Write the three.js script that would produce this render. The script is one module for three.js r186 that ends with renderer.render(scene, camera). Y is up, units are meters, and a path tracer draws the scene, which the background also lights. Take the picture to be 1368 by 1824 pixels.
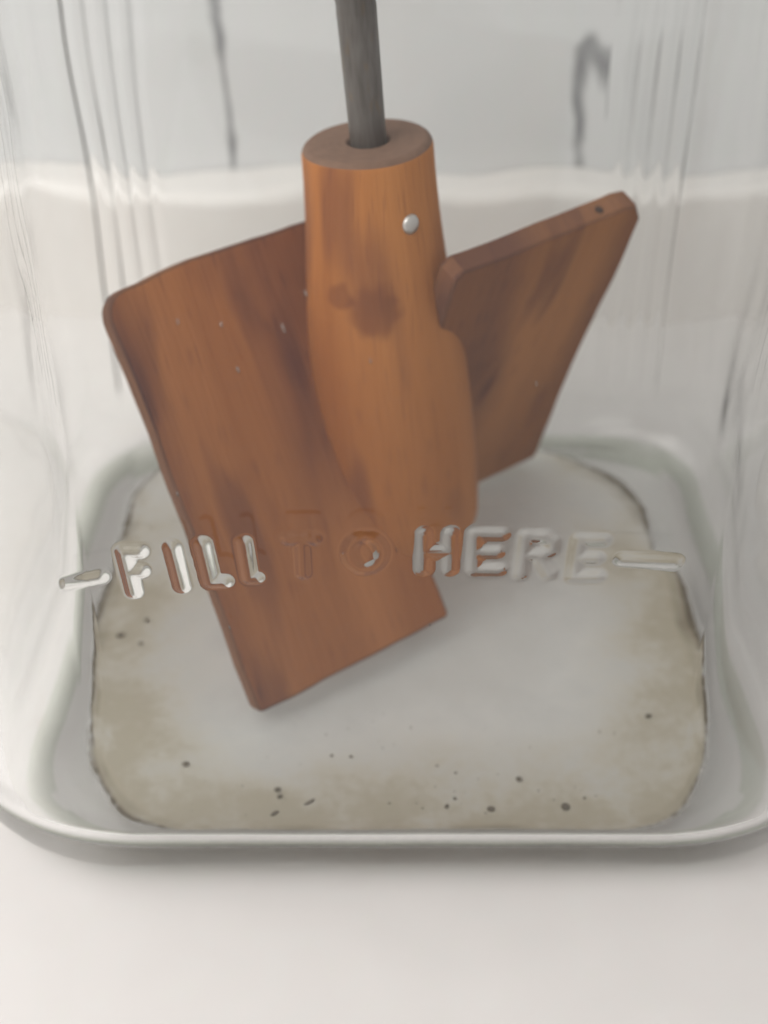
import * as THREE from 'three';
import { ImprovedNoise } from 'three/addons/math/ImprovedNoise.js';
import { RectAreaLightUniformsLib } from 'three/addons/lights/RectAreaLightUniformsLib.js';
import { mergeGeometries } from 'three/addons/utils/BufferGeometryUtils.js';

// ---------------------------------------------------------------- camera, light, exposure
const scene = new THREE.Scene();
const camera = new THREE.PerspectiveCamera(44.0, 768 / 1024, 0.01, 20);
camera.position.set(-0.003, 0.216, 0.233);
const PITCH = THREE.MathUtils.degToRad(38.06);
camera.lookAt(-0.003, 0.216 - Math.sin(PITCH), 0.233 - Math.cos(PITCH));
camera.focus = 0.215;
camera.userData.fStop = 12;

scene.background = new THREE.Color().setRGB(0.535, 0.518, 0.508);      // the even light of a pale room
RectAreaLightUniformsLib.init();
function lamp(name, w, h, pos, look, color, intensity) {
  const l = new THREE.RectAreaLight(new THREE.Color().setRGB(...color), intensity, w, h);
  l.name = name; l.position.set(...pos); l.lookAt(...look); scene.add(l);
}
lamp('added_left_light', 0.5, 0.5, [-0.44, 0.44, 0.15], [0, 0.02, 0], [1.0, 0.97, 0.94], 2.8);  // unseen area light added at upper left for the sideways falloff
lamp('added_front_light', 1.3, 0.9, [-0.6, 1.1, 0.85], [0, 0.05, -0.05], [1.0, 0.965, 0.925], 1.9);  // unseen area light added high in front to brighten wall and ledge

const renderer = new THREE.WebGLRenderer({ antialias: true });
renderer.setSize(768, 1024);
renderer.toneMapping = THREE.LinearToneMapping;
renderer.toneMappingExposure = 1.04;
renderer.shadowMap.enabled = true;

// ---------------------------------------------------------------- helpers
const perlin = new ImprovedNoise();
const noise = (x, y, z = 0) => perlin.noise(x, y, z);
const fbm = (x, y, z = 0, n = 4) => { let a = 0, s = 1, t = 0; for (let k = 0; k < n; k++) { a += s * noise(x, y, z + 7.3 * k); t += s; s *= 0.5; x *= 2.03; y *= 2.03; } return a / t; };
let seed = 20240611;
const rnd = () => { seed = (seed * 1664525 + 1013904223) >>> 0; return seed / 4294967296; };
const clamp = (x, a = 0, b = 1) => Math.min(b, Math.max(a, x));
const smooth = (a, b, x) => { const t = clamp((x - a) / (b - a)); return t * t * (3 - 2 * t); };
const mix = (a, b, t) => a + (b - a) * t;
const srgb = (x) => (x <= 0.0031308 ? 12.92 * x : 1.055 * Math.pow(x, 1 / 2.4) - 0.055);
function texture(w, h, fn, color = true) {                        // fn(u, v) -> linear r, g, b[, a]
  const d = new Uint8Array(w * h * 4);
  for (let j = 0; j < h; j++) for (let i = 0; i < w; i++) {
    const c = fn((i + 0.5) / w, (j + 0.5) / h), k = (j * w + i) * 4;
    for (let q = 0; q < 3; q++) d[k + q] = Math.round(255 * clamp(color ? srgb(clamp(c[q])) : c[q]));
    d[k + 3] = 255;
  }
  const t = new THREE.DataTexture(d, w, h, THREE.RGBAFormat);
  t.magFilter = THREE.LinearFilter; t.minFilter = THREE.LinearFilter;
  t.wrapS = t.wrapT = THREE.RepeatWrapping;
  if (color) t.colorSpace = THREE.SRGBColorSpace;
  t.needsUpdate = true;
  return t;
}
function segDist(x, y, ax, ay, bx, by) {
  const dx = bx - ax, dy = by - ay, t = clamp(((x - ax) * dx + (y - ay) * dy) / (dx * dx + dy * dy + 1e-12));
  return [Math.hypot(x - ax - t * dx, y - ay - t * dy), t];
}
function part(name, geometry, material, parent, label) {
  const m = new THREE.Mesh(geometry, material); m.name = name; m.castShadow = m.receiveShadow = true;
  if (label) m.userData.label = label;
  parent.add(m); return m;
}
function thing(o, name, label, category, kind) {
  o.name = name; o.userData.label = label; o.userData.category = category;
  if (kind) o.userData.kind = kind;
  if (!o.parent) scene.add(o);
  return o;
}

// ---------------------------------------------------------------- setting: counter, ledge, wall
// veins of the marble wall: [x, y, half width] in metres
const VEINS = [
  [[-0.0572, 0.130, 0.0026], [-0.0565, 0.108, 0.0019], [-0.0560, 0.0994, 0.0017], [-0.0549, 0.091, 0.0016], [-0.0545, 0.0787, 0.0010], [-0.0543, 0.0623, 0.0016], [-0.0536, 0.0528, 0.0017], [-0.0539, 0.0381, 0.0010], [-0.054, 0.02, 0.0008]],
  [[0.0616, 0.0895, 0.0012], [0.0606, 0.0855, 0.0026], [0.0602, 0.0782, 0.0024], [0.0608, 0.070, 0.0020], [0.0615, 0.0612, 0.0018], [0.0622, 0.050, 0.0016], [0.0633, 0.0381, 0.0018], [0.064, 0.02, 0.0014]],
  [[0.0618, 0.0890, 0.0014], [0.0642, 0.0835, 0.0026], [0.0670, 0.0760, 0.0020], [0.0690, 0.0700, 0.0012], [0.0702, 0.0640, 0.0004]],
  [[0.064, 0.115, 0.0003], [0.0690, 0.105, 0.0005], [0.0700, 0.095, 0.0003]],
];
for (let k = 0; k < 26; k++) {                                     // the stone's other veins, away from those in view
  let x = (rnd() - 0.5) * 1.15, y = 0.05 + rnd() * 0.5; const v = [], lean = (rnd() - 0.5) * 0.6, w = 0.0006 + rnd() * 0.0022;
  if (Math.abs(x) < 0.17 && y < 0.26) x += x < 0 ? -0.2 : 0.2;
  const n = 4 + Math.floor(rnd() * 6);
  for (let i = 0; i < n; i++) { v.push([x, y, w * (0.4 + rnd())]); y += 0.012 + rnd() * 0.02; x += lean * 0.02 + (rnd() - 0.5) * 0.008; }
  VEINS.push(v);
}
const WALL = { x0: -0.6, x1: 0.6, y0: 0, y1: 0.6 };
const veinAmount = (x, y) => {
  const wx = x + 0.0012 * noise(x * 120, y * 120, 3), wy = y + 0.001 * noise(x * 120, y * 120, 9);
  let a = 0;
  for (const v of VEINS) {
    if (!v.box) v.box = [Math.min(...v.map((p) => p[0])) - 0.012, Math.max(...v.map((p) => p[0])) + 0.012, Math.min(...v.map((p) => p[1])) - 0.012, Math.max(...v.map((p) => p[1])) + 0.012];
    if (wx < v.box[0] || wx > v.box[1] || wy < v.box[2] || wy > v.box[3]) continue;
    for (let i = 0; i + 1 < v.length; i++) {
      const [d, t] = segDist(wx, wy, v[i][0], v[i][1], v[i + 1][0], v[i + 1][1]), w = mix(v[i][2], v[i + 1][2], t);
      a = Math.max(a, 1 - smooth(0.2 * w, 1.55 * w, d));
    }
  }
  return a;
};
const wallMap = texture(1800, 900, (u, v) => {
  const x = mix(WALL.x0, WALL.x1, u), y = mix(WALL.y0, WALL.y1, v), cloud = fbm(x * 9, y * 9, 2) * 0.06 + fbm(x * 40, y * 30, 5) * 0.02;
  const a = veinAmount(x, y) * (0.72 + 0.35 * noise(x * 160, y * 90, 1));
  const b = [0.67 + cloud, 0.68 + cloud, 0.685 + cloud * 1.1];
  return [mix(b[0], 0.10, clamp(a)), mix(b[1], 0.105, clamp(a)), mix(b[2], 0.118, clamp(a))];
});
const wallMat = new THREE.MeshStandardMaterial({ map: wallMap, roughness: 0.45 });
const wallGeo = new THREE.BoxGeometry(1.2, 0.6, 0.02);
const wall = part('wall', wallGeo, wallMat, scene);
wall.position.set(0, 0.3, -0.182);
thing(wall, 'wall', 'pale grey marble wall with dark veins behind the glass jar', 'wall', 'structure');

const plaster = (r, g, b, amount, sc) => texture(512, 512, (u, v) => { const n = amount * fbm(u * sc, v * sc, 4) + amount * 0.3 * noise(u * 90, v * 90, 8); return [r + n, g + n, b + n]; });
function roundedSlab(w, d, h, r) {                                 // a slab whose front top edge is rounded, profile in z-y, extruded along x
  const s = new THREE.Shape();
  s.moveTo(-d, 0); s.lineTo(0, 0); s.lineTo(0, h - r); s.absarc(-r, h - r, r, 0, Math.PI / 2); s.lineTo(-d, h); s.lineTo(-d, 0);
  const g = new THREE.ExtrudeGeometry(s, { depth: w, bevelEnabled: false, curveSegments: 8 });
  g.rotateY(-Math.PI / 2); g.translate(w / 2, 0, 0);
  return g;
}
const ledgeGeo = roundedSlab(1.2, 0.0155, 0.045, 0.004);
const ledgeMap = plaster(0.78, 0.755, 0.73, 0.05, 6); ledgeMap.repeat.set(2, 2);
const ledge = part('ledge', ledgeGeo, new THREE.MeshStandardMaterial({ map: ledgeMap, roughness: 0.3 }), scene);
ledge.position.set(0, 0, -0.156);
thing(ledge, 'backsplash_ledge', 'low white ledge running along the foot of the veined wall', 'ledge', 'structure');

const counterMap = plaster(0.72, 0.70, 0.685, 0.06, 5);
const counterGeo = new THREE.BoxGeometry(1.2, 0.03, 1.1);
const counter = part('counter', counterGeo, new THREE.MeshStandardMaterial({ map: counterMap, roughness: 0.38 }), scene);
counter.position.set(0, -0.015, 0.379);
thing(counter, 'countertop', 'smooth white countertop under the glass jar', 'countertop', 'structure');

// ---------------------------------------------------------------- glass jar
const RHO = 0.40;                                                 // corner radius over half width
const cols = [];                                                  // unit cross-section, counter-clockwise seen from above, starting at the front left
{
  const s = 1 - RHO;
  const line = (ax, az, bx, bz, n) => { for (let i = 0; i < n; i++) cols.push([mix(ax, bx, i / n), mix(az, bz, i / n), 0, 0]); };
  const arc = (cx, cz, a0, n, corner) => { for (let i = 0; i < n; i++) { const t = i / n, a = a0 - t * Math.PI / 2; cols.push([cx + RHO * Math.cos(a), cz + RHO * Math.sin(a), t, corner]); } };
  line(-s, 1, s, 1, 330);
  arc(s, s, Math.PI / 2, 110, 1);
  line(1, s, 1, -s, 44);
  arc(s, -s, 0, 110, 1);
  line(s, -1, -s, -1, 60);
  arc(-s, -s, -Math.PI / 2, 110, 1);
  line(-1, -s, -1, s, 44);
  arc(-s, s, Math.PI, 110, 1);
}
const NC = cols.length, SX = 1.135;                               // the jar is a little wider than deep
// raised writing on the front: strokes in metres on the front wall
const STROKES = [];
{
  const glyphs = {
    F: [[0, 0, 0, 1], [0, 1, 1, 1], [0, 0.52, 0.8, 0.52]],
    I: [[0, 0, 0, 1]],
    L: [[0, 0, 0, 1], [0, 0, 1, 0]],
    T: [[0.5, 0, 0.5, 1], [0, 1, 1, 1]],
    H: [[0, 0, 0, 1], [1, 0, 1, 1], [0, 0.5, 1, 0.5]],
    E: [[0, 0, 0, 1], [0, 1, 1, 1], [0, 0.5, 0.85, 0.5], [0, 0, 1, 0]],
    R: [[0, 0, 0, 1], [0, 1, 0.65, 1], [0.65, 1, 0.95, 0.86], [0.95, 0.86, 0.95, 0.64], [0.95, 0.64, 0.65, 0.5], [0, 0.5, 0.65, 0.5], [0.5, 0.5, 1, 0]],
  };
  const O = []; for (let k = 0; k < 16; k++) { const a = k / 16 * 2 * Math.PI, b = (k + 1) / 16 * 2 * Math.PI; O.push([0.5 + 0.5 * Math.cos(a), 0.5 + 0.5 * Math.sin(a), 0.5 + 0.5 * Math.cos(b), 0.5 + 0.5 * Math.sin(b)]); }
  glyphs.O = O;
  const put = (ch, x0, x1, yTop, yBase, lean = 0, high = 0.0006) => {
    const list = glyphs[ch].map(([ax, ay, bx, by]) => [mix(x0, x1, ax) + lean * (ay - 0.5), mix(yBase, yTop, ay), mix(x0, x1, bx) + lean * (by - 0.5), mix(yBase, yTop, by)]);
    STROKES.push({ name: 'raised_letter', label: 'raised letter ' + ch + ' moulded in the glass', list, r: 0.0018, high: 0.88 * high });
  };
  const m = 0.001, i = 0.0011;                                     // i: strokes run inside the letter's outline
  for (const [ch, x0, x1, yt, yb, lean, high] of [
    ['F', -44.8, -40.2, 89.3, 78.7, -0.6, 0.0009], ['I', -35.8, -35.8, 90.1, 79.9, -0.8, 0.0009], ['L', -32.2, -27.9, 90.8, 80.9, -0.8, 0.00085], ['L', -25.8, -22.6, 91.3, 81.7, -0.5, 0.00078], ['T', -19.0, -12.8, 91.8, 82.6, 0, 0.0006],
    ['O', -9.7, -2.2, 92.3, 83.5, 0, 0.0005], ['H', 2.2, 8.6, 92.7, 83.5, 0, 0.0005], ['E', 10.2, 16.4, 92.7, 83.3, 0, 0.00044], ['R', 17.9, 24.6, 92.3, 82.5, 0.3, 0.00037], ['E', 26.2, 32.2, 91.6, 81.9, 0.3, 0.0003]]) put(ch, x0 * m + (x1 > x0 ? i : 0), x1 * m - (x1 > x0 ? i : 0), yt * m - i, yb * m + i, lean * m, high);
  STROKES.push({ name: 'raised_dash', label: 'raised fill mark left of the writing', list: [[-0.0550, 0.0813, -0.0484, 0.0829]], r: 0.0016, high: 0.0005 });
  STROKES.push({ name: 'raised_dash', label: 'raised fill mark right of the writing', list: [[0.0346, 0.0866, 0.0430, 0.0860]], r: 0.0018, high: 0.0004 });
}
function relief(x, y) {                                           // [height, stroke number]
  if (y < 0.0765 || y > 0.0965 || x < -0.059 || x > 0.0465) return [0, -1];
  let best = 9, who = -1;
  STROKES.forEach((s, k) => { for (const [ax, ay, bx, by] of s.list) { const d = segDist(x, y, ax, ay, bx, by)[0] / s.r; if (d < best) { best = d; who = k; } } });
  if (best > 1.12) return [0, -1];
  return [STROKES[who].high * (0.5 + 0.5 * Math.cos(Math.PI * clamp((best - 0.04) / 0.96))), who];
}
// profile: [half width, y, circle share, outer?]
const rows = [];
{
  const row = (w, y, c, o) => rows.push([w, y, c, o]);
  for (const w of [0.006, 0.014, 0.024, 0.034, 0.044, 0.052]) row(w, -0.0010, 0, 1);
  row(0.058, -0.0010, 0, 1); row(0.063, -0.0010, 0, 1);
  for (let k = 1; k <= 12; k++) { const a = k / 12 * Math.PI / 2; row(0.0660 + 0.0145 * Math.sin(a), -0.0010 + 0.0145 * (1 - Math.cos(a)), 0, 1); }
  const wOut = (y) => 0.0805 - 0.0016 * smooth(0.013, 0.17, y);
  for (let y = 0.0160; y < 0.077; y += 0.0025) row(wOut(y), y, 0, 1);
  for (let y = 0.077; y < 0.0965; y += 0.0003) row(wOut(y), y, 0, 1);
  for (let y = 0.098; y < 0.172; y += 0.003) row(wOut(y), y, 0, 1);
  const shoulder = (w0, w1, y0, y1, n, o) => { for (let k = 1; k <= n; k++) { const t = k / n; row(mix(w0, w1, 0.5 - 0.5 * Math.cos(Math.PI * t)), mix(y0, y1, t), smooth(0, 0.9, t), o); } };
  shoulder(0.0789, 0.050, 0.172, 0.205, 14, 1);
  row(0.050, 0.212, 1, 1); row(0.0515, 0.2145, 1, 1); row(0.050, 0.217, 1, 1); row(0.050, 0.226, 1, 1); row(0.0492, 0.2285, 1, 1); row(0.0478, 0.2290, 1, 0); row(0.0465, 0.2280, 1, 0); row(0.0462, 0.217, 1, 0); row(0.0462, 0.206, 1, 0);
  const wIn = (y) => 0.0757 - 0.0016 * smooth(0.013, 0.17, y);
  { const n = 14; for (let k = 1; k <= n; k++) { const t = 1 - k / n; row(mix(0.0741, 0.0462, 0.5 - 0.5 * Math.cos(Math.PI * t)), mix(0.170, 0.204, t), smooth(0, 0.9, t), 0); } }
  for (let y = 0.166; y > 0.0185; y -= 0.004) row(wIn(y), y, 0, 0);
  for (let k = 0; k <= 10; k++) { const a = k / 10 * Math.PI / 2; row(0.0757 - 0.0105 * (1 - Math.cos(a)), 0.0170 - 0.0105 * Math.sin(a), 0, 0); }
  for (const w of [0.060, 0.054, 0.046, 0.036, 0.026, 0.016, 0.007]) row(w, 0.0065 - 0.0003 * (1 - w / 0.064), 0, 0);
}
function section(w, c, k, inset = 0) {                            // point of column k at half width w, blended to a circle by c
  const [ux, uz] = cols[k], l = Math.hypot(ux, uz);
  const x = mix(ux * SX, ux / l, c) * w, z = mix(uz, uz / l, c) * w;
  return [x, z];
}
const jar = new THREE.Group();
thing(jar, 'glass_churn_jar', 'clear square glass churn jar with raised writing across its front wall', 'glass jar');
const clearGlass = (thickness, color) => new THREE.MeshPhysicalMaterial({ color: new THREE.Color().setRGB(...color), roughness: 0, transmission: 1, thickness, ior: 1.5, specularColor: new THREE.Color().setRGB(0.62, 0.60, 0.60) });
const glass = clearGlass(0.005, [0.988, 0.996, 0.990]), letterGlass = glass;
const thinGlass = clearGlass(0, [0.985, 0.995, 0.988]);            // walls, shoulder and base: light passes straight
{
  const NR = rows.length, pos = new Float32Array((NR * NC + 2) * 3), who = new Int8Array(NR * NC).fill(-1);
  for (let j = 0; j < NR; j++) {
    const [w, y, c, o] = rows[j];
    for (let k = 0; k < NC; k++) {
      let [x, z] = section(w, c, k);
      const [ux, uz, t, corner] = cols[k];
      let d = 0;
      const rear = 1 + 2.6 * smooth(0.2, -0.9, uz);
      // the hand of the mould: slow waves in both faces
      const body = smooth(0.008, 0.03, y) * (1 - smooth(0.165, 0.19, y));
      d += body * rear * (o ? 0.00022 * fbm(x * 26 + 3, y * 22, z * 26, 2) + 0.00005 * noise(x * 90, y * 40, z * 90) : 0.00030 * fbm(x * 24 - 9, y * 20 + 5, z * 24 + 4, 2));
      if (o && y > 0.0008 && y < 0.05) d += 0.00055 * fbm(x * 22 + 1, z * 22, 5, 2) * smooth(0.0005, 0.006, y) * (1 - smooth(0.016, 0.05, y));
      if (!o && y < 0.012) d += 0.0003 * fbm(x * 40, z * 40, 8, 2) * smooth(0.0, 0.03, w);
      if (o && corner && uz < 0 && y > 0.010 && y < 0.175) {       // four upright ribs on each rear corner
        const fade = smooth(0.012, 0.024, y) * (1 - smooth(0.158, 0.170, y));
        const q = ux > 0 ? 1 - t : t;
        for (const c0 of ux < 0 ? [0.15, 0.25, 0.35, 0.45] : [0.07, 0.16, 0.25, 0.34]) d += fade * 0.0008 * Math.exp(-Math.pow((q - c0) / 0.020, 2));
      }
      if (o && uz === 1 && y > 0.05 && y < 0.12) { const [h, s] = relief(x, y); d += h; who[j * NC + k] = s; }
      const l = Math.hypot(ux, uz) || 1, nx = corner ? ux / l : (Math.abs(ux) === 1 ? ux : 0), nz = corner ? uz / l : (Math.abs(uz) === 1 ? uz : 0);
      const i = (j * NC + k) * 3;
      if (!o && y < 0.012) { pos[i] = x; pos[i + 1] = y + d; pos[i + 2] = z; } else { pos[i] = x + nx * d; pos[i + 1] = y + (o && y > 0.0008 && y < 0.05 ? 0.0006 * fbm(x * 18 + 7, z * 18, 9, 2) * smooth(0.0008, 0.006, y) * (1 - smooth(0.02, 0.05, y)) : 0); pos[i + 2] = z + nz * d; }
    }
  }
  const bottom = NR * NC, floor = bottom + 1;
  pos.set([0, -0.0010, 0], bottom * 3); pos.set([0, 0.0062, 0], floor * 3);
  const body = [], letters = STROKES.map(() => []), all = [], shoulder = [], upper = [], neck = [], base = [], foot = [];
  const inner = rows.map((r) => !r[3]);
  const tri = (a, b, c) => {
    all.push(a, b, c);
    const w = Math.max(a < bottom ? who[a] : -1, b < bottom ? who[b] : -1, c < bottom ? who[c] : -1);
    const mean = (q) => (pos[a * 3 + q] + pos[b * 3 + q] + pos[c * 3 + q]) / 3, y = mean(1);
    const wide = Math.max(Math.abs(mean(0)) / SX, Math.abs(mean(2)));
    const into = w >= 0 ? letters[w] : y > 0.206 ? neck : y > 0.1735 ? shoulder : y > 0.136 && mean(2) < 0.044 ? upper : y < -0.0009 || (y < 0.0036 && wide > 0.053) ? (wide > 0.053 ? foot : base) : (y < 0.0085 && wide < 0.0645 && (Math.max(a, b, c) >= bottom ? c === floor : inner[Math.floor(Math.min(a, b, c) / NC)])) ? base : body;
    into.push(a, b, c);
  };
  for (let k = 0; k < NC; k++) {
    const n = (k + 1) % NC;
    tri(bottom, n, k);
    for (let j = 0; j + 1 < NR; j++) { const a = j * NC + k, b = j * NC + n, c = a + NC, d = b + NC; tri(a, b, d); tri(a, d, c); }
    tri((NR - 1) * NC + k, (NR - 1) * NC + n, floor);
  }
  const whole = new THREE.BufferGeometry();
  whole.setAttribute('position', new THREE.BufferAttribute(pos, 3)); whole.setIndex(all); whole.computeVertexNormals();
  const nor = whole.attributes.normal.array;
  const cut = (index) => {
    const map = new Map(), p = [], q = [], f = [];
    for (const a of index) { let b = map.get(a); if (b === undefined) { b = map.size; map.set(a, b); for (let c = 0; c < 3; c++) { p.push(pos[a * 3 + c]); q.push(nor[a * 3 + c]); } } f.push(b); }
    const g = new THREE.BufferGeometry();
    g.setAttribute('position', new THREE.Float32BufferAttribute(p, 3)); g.setAttribute('normal', new THREE.Float32BufferAttribute(q, 3)); g.setIndex(f);
    return g;
  };
  part('glass_body', cut(body), glass, jar);
  part('shoulder', cut(shoulder), thinGlass, jar); part('upper_wall', cut(upper), thinGlass, jar); part('neck', cut(neck), thinGlass, jar); part('base', cut(base), thinGlass, jar);
  part('foot', cut(foot), clearGlass(0, [0.85, 0.885, 0.83]), jar, 'greenish thick rim under the jar bottom');
  letters.forEach((l, k) => part(STROKES[k].name, cut(l), letterGlass, jar, STROKES[k].label));
}
// seeds: small drawn-out air bubbles inside the front wall
{
  const list = [];
  for (const [x, y] of [[-31.6, 128.3], [-25.6, 127.9], [-17.0, 127.3], [-13.7, 132.7], [-23.8, 120.6], [-34.6, 98.5], [-28.7, 70.8], [4.6, 71.4], [-4.9, 122.0], [18.9, 118.2]]) {
    const g = new THREE.SphereGeometry(0.00010 + 0.00005 * rnd(), 10, 8); g.scale(1, 3 + 3 * rnd(), 1); g.rotateZ(0.12 + 0.2 * rnd()); g.translate(x / 1000, y / 1000, 0.0777);
    const f = g.index.array; for (let k = 0; k < f.length; k += 3) { const t = f[k]; f[k] = f[k + 1]; f[k + 1] = t; }
    const n = g.attributes.normal.array; for (let k = 0; k < n.length; k++) n[k] = -n[k];
    list.push(g);
  }
  part('seed_bubbles', mergeGeometries(list), glass, jar).userData.kind = 'stuff';
}
// dried dirt ringing the jar's bottom, with a pale centre painted to brighten it
{
  const S = 0.078;                                                // the sheet's texture covers -S..S
  const rr = (x, z, h, r) => { const qx = Math.abs(x) - (h - r), qz = Math.abs(z) - (h - r); return Math.hypot(Math.max(qx, 0), Math.max(qz, 0)) + Math.min(Math.max(qx, qz), 0) - r; };
  const N = 1024, d = new Uint8Array(N * N * 4), ad = new Uint8Array(N * N * 4);
  for (let j = 0; j < N; j++) for (let i = 0; i < N; i++) {
    const x = mix(-S, S, (i + 0.5) / N), z = -mix(-S, S, (j + 0.5) / N);
    const e = rr(x + 0.0010 * fbm(x * 90, z * 90, 2, 3), z + 0.0010 * fbm(x * 90, z * 90, 6, 3), 0.0716 - 0.0056 * smooth(-0.009, -0.019, z) * smooth(0.0, 0.02, x), 0.036);  // back right inset paints in the kink refracted by the raised dash
    const patchy = fbm(x * 60, z * 60, 3, 4), fine = fbm(x * 400, z * 400, 5, 3);
    const heavy = 0.55 + 0.45 * smooth(-0.25, 0.3, fbm(x * 28 + 5, z * 28, 11, 3));
    const crumble = fbm(x * 320, z * 320, 15, 3);
    let line = Math.exp(-Math.pow(e / (0.0005 + 0.0005 * heavy), 2)) * clamp(heavy + 0.7 * crumble);
    line += 0.55 * Math.exp(-Math.pow((e + 0.0022) / 0.0020, 2)) * heavy * clamp(0.6 + patchy);
    let band = e < 0 ? smooth(-0.044, -0.001, e + 0.010 * fbm(x * 34, z * 34, 41, 2)) * clamp(0.45 + 0.42 * patchy + 0.12 * fine, 0.05) * (1 - 0.45 * smooth(0.01, -0.04, z)) * smooth(0.0005, -0.001, e) : 0;
    const band0 = smooth(0, 0.5, band);
    band += e < 0 ? 0.52 + 0.07 * patchy : 0;  // pale fill over the whole floor, lifts its brightness by colour
    const a = clamp(line + clamp(band, 0, 0.86)), dark = clamp(line * 1.1), k = (j * N + i) * 4;
    const c = [mix(mix(0.955, 0.54, band0), 0.11, dark), mix(mix(0.965, 0.49, band0), 0.085, dark), mix(mix(0.95, 0.375, band0), 0.045, dark)];
    for (let q = 0; q < 3; q++) { d[k + q] = Math.round(255 * srgb(c[q])); ad[k + q] = Math.round(255 * a); }
    d[k + 3] = ad[k + 3] = 255;
  }
  const T = (a, color) => { const t = new THREE.DataTexture(a, N, N, THREE.RGBAFormat); t.magFilter = t.minFilter = THREE.LinearFilter; if (color) t.colorSpace = THREE.SRGBColorSpace; t.needsUpdate = true; return t; };
  const m = new THREE.MeshStandardMaterial({ map: T(d, true), alphaMap: T(ad, false), transparent: true, roughness: 0.95, side: THREE.DoubleSide });
  const prof = [[0.007, 0.0068], [0.02, 0.0068], [0.035, 0.0069], [0.05, 0.0070], [0.058, 0.0071], [0.0635, 0.0073]];
  for (let k = 1; k <= 8; k++) { const a = k / 10 * Math.PI / 2; prof.push([0.0640 + 0.0098 * Math.sin(a) * 1.0, 0.0173 - 0.0100 * Math.cos(a)]); }
  const p = [0, 0.0068, 0], uv = [0.5, 0.5], f = [], step = 4, n = Math.floor(NC / step);
  for (const [w, y] of prof) for (let k = 0; k < n; k++) { const [x, z] = section(w, 0, k * step); p.push(x, y, z); uv.push((x + S) / (2 * S), (S - z) / (2 * S)); }
  for (let k = 0; k < n; k++) { const q = (k + 1) % n; f.push(0, 1 + k, 1 + q); for (let j = 0; j + 1 < prof.length; j++) { const a = 1 + j * n + k, b = 1 + j * n + q; f.push(a, a + n, b + n, a, b + n, b); } }
  const g = new THREE.BufferGeometry();
  g.setAttribute('position', new THREE.Float32BufferAttribute(p, 3)); g.setAttribute('uv', new THREE.Float32BufferAttribute(uv, 2)); g.setIndex(f); g.computeVertexNormals();
  part('dirt_and_light_film', g, m, jar, 'brownish dried residue ring around an added pale sheet that brightens the jar bottom');
}

// ---------------------------------------------------------------- wooden dasher
const dasher = new THREE.Group();
{
  const a = new THREE.Vector3(-0.0836908, 0.99557912, -0.04263877), r = new THREE.Vector3(-0.82083792, -0.04461462, 0.56941605);
  dasher.matrix.makeBasis(r, a, new THREE.Vector3().crossVectors(r, a));
  dasher.quaternion.setFromRotationMatrix(dasher.matrix);
  dasher.position.set(0.00299421, 0.006, -0.00927343);
}
thing(dasher, 'churn_dasher', 'brown wooden churn dasher with two slanted blades on a grey metal rod inside the jar', 'butter churn dasher');
dasher.updateMatrixWorld(true);
const toLocal = new THREE.Matrix3().setFromMatrix4(dasher.matrixWorld.clone().invert());
function wood(w, h, su, sv, salt, stains = [], heart = null, slant = 0) {                    // su, sv: metres covered; grain runs along v
  const at = (u, v) => {
    const x = u * su, y = v * sv, wx = x + 0.005 * fbm(x * 40, y * 16, salt, 2) + 0.10 * y * slant;
    const rings = fbm(wx * 75, y * 6, salt + 1, 3), fine = fbm(wx * 1100, y * 26, salt + 2, 2), broad = fbm(wx * 30, y * 11, salt + 3, 2);
    const blotch = smooth(0.10, 0.42, fbm(wx * 70, y * 17, salt + 4, 3)), pore = smooth(0.30, 0.5, noise(wx * 1700, y * 110, salt + 6));
    let t = clamp(0.52 + 0.62 * rings + 0.16 * fine + 0.95 * broad), dark = clamp(blotch * 0.6 + 0.22 * pore + (heart ? heart(x, y) * (0.75 + 0.9 * broad + 0.5 * rings) : 0));
    let c = [mix(0.33, 0.53, t), mix(0.110, 0.212, t), mix(0.026, 0.062, t)];
    c = [mix(c[0], 0.155, dark), mix(c[1], 0.048, dark), mix(c[2], 0.026, dark)];
    for (const [sx, sy, r, k] of stains) { const q = k * (1 - smooth(0.55 * r, r, Math.hypot(x - sx, y - sy) + 0.0012 * noise(x * 400, y * 400, 2))); c = [mix(c[0], 0.15, q), mix(c[1], 0.042, q), mix(c[2], 0.018, q)]; }
    return [c, t, dark];
  };
  const map = texture(w, h, (u, v) => at(u, v)[0]);
  return map;
}
const bumpMap = texture(512, 512, (u, v) => { const b = clamp(0.5 + 0.9 * fbm(u * 60, v * 2.2, 31, 3)); return [b, b, b]; }, false);
const edgeMat = (map) => woodMat(map, [0.50, 0.58, 1.0]);          // sawn edges, greyer than the planed faces
const woodMat = (map, tint = [1, 1, 1]) => { const bm = bumpMap.clone(); bm.needsUpdate = true; bm.repeat.copy(map.repeat); return new THREE.MeshPhysicalMaterial({ map, color: new THREE.Color().setRGB(...tint), bumpMap: bm, bumpScale: 0.0001, roughness: 0.7, specularIntensity: 0.35 }); };
const R = 0.0554, L = 0.096, S0 = 0.004, TH = 0.0052;
const dense = (list) => list.flatMap((a, k) => { const b = list[(k + 1) % list.length], n = Math.max(1, Math.round(a.distanceTo(b) / 0.003)); return Array.from({ length: n }, (_, i) => a.clone().lerp(b, i / n)); });
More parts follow.
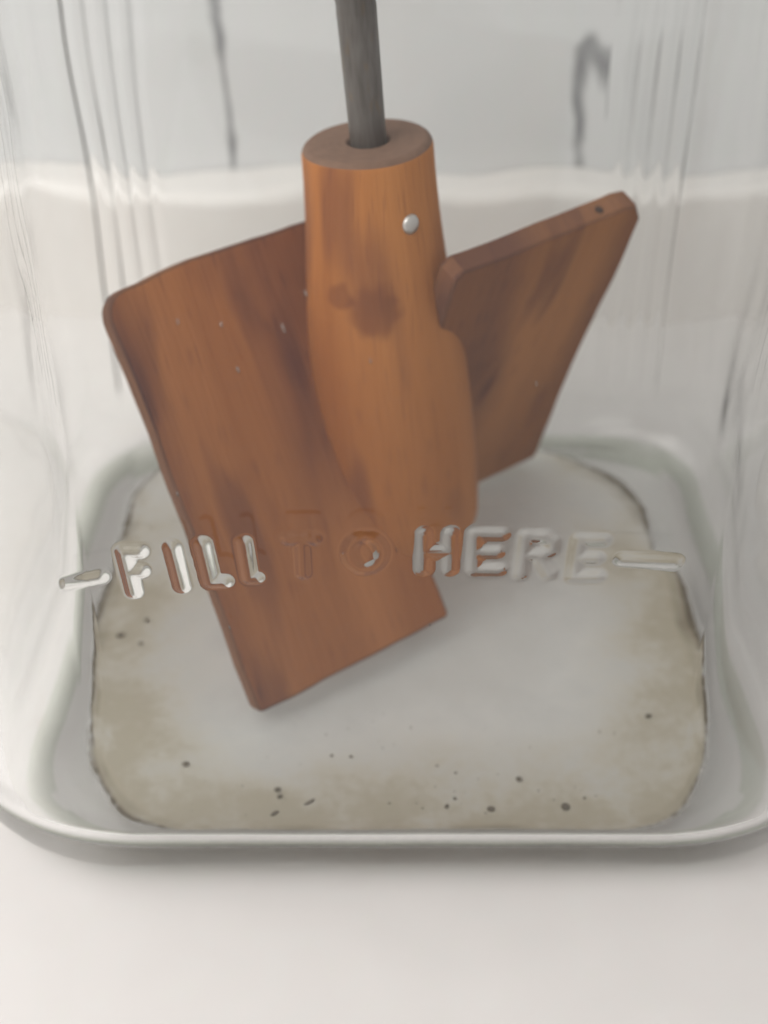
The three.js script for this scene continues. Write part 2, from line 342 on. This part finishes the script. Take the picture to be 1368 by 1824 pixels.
function bladeGeometry(rTop, rBottom, chamfer) {
  const s = new THREE.Shape(), h = L / 2;
  s.moveTo(S0, -h + 0.001); s.lineTo(S0 + 0.001, -h);
  s.lineTo(R - rBottom, -h); s.quadraticCurveTo(R, -h, R, -h + rBottom);
  s.lineTo(R, h - rTop - 0.001);
  if (chamfer) { s.lineTo(R - rTop * 0.7, h - 0.0006); s.lineTo(R - rTop * 1.6, h); } else { s.quadraticCurveTo(R - 0.0002, h - 0.0006, R - rTop, h - 0.0004); s.lineTo(R * 0.62, h + 0.0008); }
  s.lineTo(S0 + 0.002, h); s.lineTo(S0, h - 0.002); s.closePath();
  const g = new THREE.ExtrudeGeometry(new THREE.Shape(dense(s.getPoints(10))), { depth: TH - 0.0016, bevelEnabled: true, bevelThickness: 0.0008, bevelSize: 0.0007, bevelOffset: -0.0007, bevelSegments: 3, curveSegments: 10 });
  g.translate(0, 0, -TH / 2 + 0.0008);
  const p = g.attributes.position, uv = new Float32Array(p.count * 2), nn = g.attributes.normal;
  for (let k = 0; k < p.count; k++) { const x = p.getX(k), y = p.getY(k), w = rTop * 300; p.setX(k, x + 0.00035 * noise(y * 95, w, 1) + 0.0001 * noise(y * 400, w, 2)); p.setY(k, y + 0.0004 * noise(x * 95, w, 5) + 0.0001 * noise(x * 400, w, 6)); }
  for (let k = 0; k < p.count; k++) { const side = Math.abs(nn.getX(k)) > 0.7; uv[k * 2] = (side ? p.getZ(k) + 0.03 : p.getX(k) + 0.25 * p.getZ(k)); uv[k * 2 + 1] = p.getY(k) + (Math.abs(nn.getY(k)) > 0.7 ? p.getZ(k) : 0) + L / 2; }
  g.setAttribute('uv', new THREE.BufferAttribute(uv, 2));
  return g;
}
// darker heartwood along a blade's outer edge and towards the hub
const heart = (x, y) => 0.62 * smooth(0.046, 0.056, x) + 0.8 * smooth(0.030, 0.018, x - 0.16 * (0.075 - y) * (y < 0.075 ? 1 : 0)) * smooth(0.02, 0.06, y);
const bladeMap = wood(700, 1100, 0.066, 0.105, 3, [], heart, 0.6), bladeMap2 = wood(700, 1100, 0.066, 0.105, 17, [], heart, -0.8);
for (const m of [bladeMap, bladeMap2]) m.repeat.set(1 / 0.066, 1 / 0.105);
const blade1 = part('blade', bladeGeometry(0.0065, 0.002, false), [woodMat(bladeMap, [0.90, 0.86, 0.95]), edgeMat(bladeMap)], dasher);
blade1.rotation.x = 0.4462; blade1.position.y = 0.0481;
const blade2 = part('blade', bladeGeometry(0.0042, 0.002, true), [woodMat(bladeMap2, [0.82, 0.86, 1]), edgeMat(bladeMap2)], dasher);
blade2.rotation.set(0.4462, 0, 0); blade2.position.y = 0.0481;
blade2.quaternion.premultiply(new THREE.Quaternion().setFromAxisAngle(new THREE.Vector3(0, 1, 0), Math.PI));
// hub: a turned post that swells towards its foot
const hubProfile = [[0.0002, 0.019], [0.014, 0.0185], [0.0172, 0.0195], [0.0183, 0.0215], [0.0186, 0.030], [0.0183, 0.042], [0.0177, 0.054], [0.0169, 0.066], [0.0160, 0.077], [0.0151, 0.087], [0.0143, 0.097], [0.0138, 0.106], [0.0136, 0.1112], [0.0134, 0.1119]];
const endProfile = [[0.0134, 0.1119], [0.0131, 0.1124], [0.0126, 0.1128], [0.0120, 0.1130], [0.0052, 0.1130], [0.0044, 0.1127], [0.0041, 0.1115], [0.0041, 0.100]];
const hubGeo = new THREE.LatheGeometry(hubProfile.map(([x, y]) => new THREE.Vector2(x, y)), 96);
{
  const p = hubGeo.attributes.position, uv = hubGeo.attributes.uv;
  for (let k = 0; k < p.count; k++) { const cap = p.getY(k) > 0.1121; uv.setX(k, cap ? 0.03 + p.getX(k) : uv.getX(k) * 0.1); uv.setY(k, cap ? 0.03 + p.getZ(k) * 0.3 : p.getY(k)); }
}
const hubDir = (x, z) => { const v = new THREE.Vector3(x, 0, z).normalize().applyMatrix3(toLocal); return v.setY(0).normalize(); };
const hubU = (x, z) => { const v = hubDir(x, z); return ((Math.atan2(v.x, v.z) / (2 * Math.PI) + 1) % 1) * 0.1; };
const hubMap = wood(1000, 1200, 0.1, 0.12, 41, [[hubU(-0.08, 1), 0.0825, 0.0072, 0.55], [hubU(-0.62, 1), 0.0858, 0.0034, 0.5]]);
hubMap.repeat.set(1 / 0.1, 1 / 0.12);
part('hub', hubGeo, woodMat(hubMap), dasher);
const endMap = texture(256, 256, (u, v) => { const x = u - 0.5, y = v - 0.5, r = Math.hypot(x, y) + 0.02 * fbm(u * 5, v * 5, 4, 2), n = 0.04 * Math.sin(r * 130 + 3 * fbm(u * 6, v * 6, 9, 2)) + 0.22 * fbm(u * 14, v * 14, 3, 3); return [0.165 * (1 + n), 0.092 * (1 + n), 0.060 * (1 + n)]; });
const endMat = new THREE.MeshStandardMaterial({ map: endMap, roughness: 0.85 });
{
  const g = new THREE.LatheGeometry(endProfile.map(([x, y]) => new THREE.Vector2(x, y)), 96), p = g.attributes.position, uv = g.attributes.uv;
  for (let k = 0; k < p.count; k++) uv.setXY(k, 0.5 + p.getX(k) * 30, 0.5 + p.getZ(k) * 30);
  part('end_grain', g, endMat, dasher, 'dull greyish end grain on top of the hub');
}
// steel rod
const steelMap = texture(256, 1024, (u, v) => { const n = 0.05 * fbm(u * 24, v * 30, 3, 3) + 0.05 * fbm(u * 8, v * 12, 9, 3), r = smooth(0.1, 0.45, fbm(u * 12, v * 40, 17, 3)) * 0.02; return [0.118 + n + r, 0.108 + n, 0.10 + n - r]; });
const steel = new THREE.MeshStandardMaterial({ map: steelMap, metalness: 0.6, roughness: 0.38 });
const rodGeo = new THREE.CylinderGeometry(0.0039, 0.0039, 0.18, 40, 1); rodGeo.translate(0, 0.105 + 0.09, 0);
part('rod', rodGeo, steel, dasher);
// pin head and small nails
const shiny = new THREE.MeshStandardMaterial({ color: new THREE.Color().setRGB(0.55, 0.53, 0.51), metalness: 0.85, roughness: 0.42 });
const rust = new THREE.MeshStandardMaterial({ color: new THREE.Color().setRGB(0.05, 0.028, 0.02), metalness: 0.3, roughness: 0.8 });
const domeGeo = (r, h) => { const g = new THREE.SphereGeometry(r, 24, 12, 0, Math.PI * 2, 0, Math.PI / 2); g.scale(1, h / r, 1); return g; };
function onHub(name, geometry, material, x, z, y, r, label) {
  const v = hubDir(x, z), m = part(name, geometry, material, dasher, label);
  m.position.copy(v).multiplyScalar(r).setY(y); m.quaternion.setFromUnitVectors(new THREE.Vector3(0, 1, 0), v);
}
onHub('pin', domeGeo(0.0021, 0.0013), shiny, 0.55, 0.835, 0.0996, 0.0140, 'shiny metal pin head in the hub');
onHub('nail', domeGeo(0.0010, 0.0004), rust, -0.12, 1, 0.0235, 0.0186);
for (const [s, y, z] of [[0.043, L / 2 - 0.0001, 0.0005]]) { const n = part('nail', domeGeo(0.0010, 0.0004), rust, dasher); n.position.set(s, y, z).applyQuaternion(blade2.quaternion).add(blade2.position); n.quaternion.copy(blade2.quaternion); }

// ---------------------------------------------------------------- dirt specks on the jar's bottom
{
  const list = [], speck = (x, z, r, stretch = 1, turn = 0) => { const g = new THREE.IcosahedronGeometry(r, 1); g.scale(stretch, 0.45, 1); g.rotateY(turn); const p = g.attributes.position; for (let k = 0; k < p.count; k++) p.setX(k, p.getX(k) * (1 + 0.3 * noise(p.getX(k) * 3000, p.getY(k) * 3000, x * 999))); g.translate(x, 0.0073 + r * 0.3, z); list.push(g); };
  for (const [x, z, r, s, t] of [[-45.2, 51.2, 0.75, 1.2, 0], [-25, 58, 0.7, 1.1, 0.4], [-24.5, 59.7, 0.6, 1.2, 1], [-25.3, 64.0, 0.6, 2.2, 0.8], [-18.4, 61, 0.4, 4.2, 0.6], [25.5, 55.5, 0.75, 1, 0], [34.4, 62.6, 1.05, 1, 0], [19, 63.2, 0.85, 1.2, 0], [11.7, 60.5, 0.45, 1, 0], [9.9, 62.5, 0.5, 1.6, 1.2], [-14.3, 48.9, 0.4, 1, 0], [-10.1, 49.2, 0.4, 1.2, 0], [12, 53.5, 0.35, 1, 0], [55.7, 37.6, 0.7, 1.3, 0.4], [-60.4, 6.8, 0.7, 1, 0], [-65.3, 11.7, 0.8, 1.3, 0.5], [-60.6, 14.6, 0.6, 1.2, 0]]) speck(x / 1000, z / 1000, 0.85 * r / 1000, s, t);
  for (let k = 0; k < 46; k++) speck((rnd() - 0.5) * 0.1, 0.066 - 0.03 * Math.pow(rnd(), 1.6), (0.10 + 0.26 * rnd() * rnd() * rnd()) / 1000, 1 + rnd(), rnd() * 3);
  const g = mergeGeometries(list.map((q) => q.index ? q.toNonIndexed() : q));
  g.computeVertexNormals();
  const m = part('dirt_specks', g, new THREE.MeshStandardMaterial({ color: new THREE.Color().setRGB(0.13, 0.11, 0.075), roughness: 0.9 }), scene);
  thing(m, 'dirt_specks', 'dark specks of dirt scattered on the bottom of the glass jar', 'dirt', 'stuff');
}

renderer.render(scene, camera);
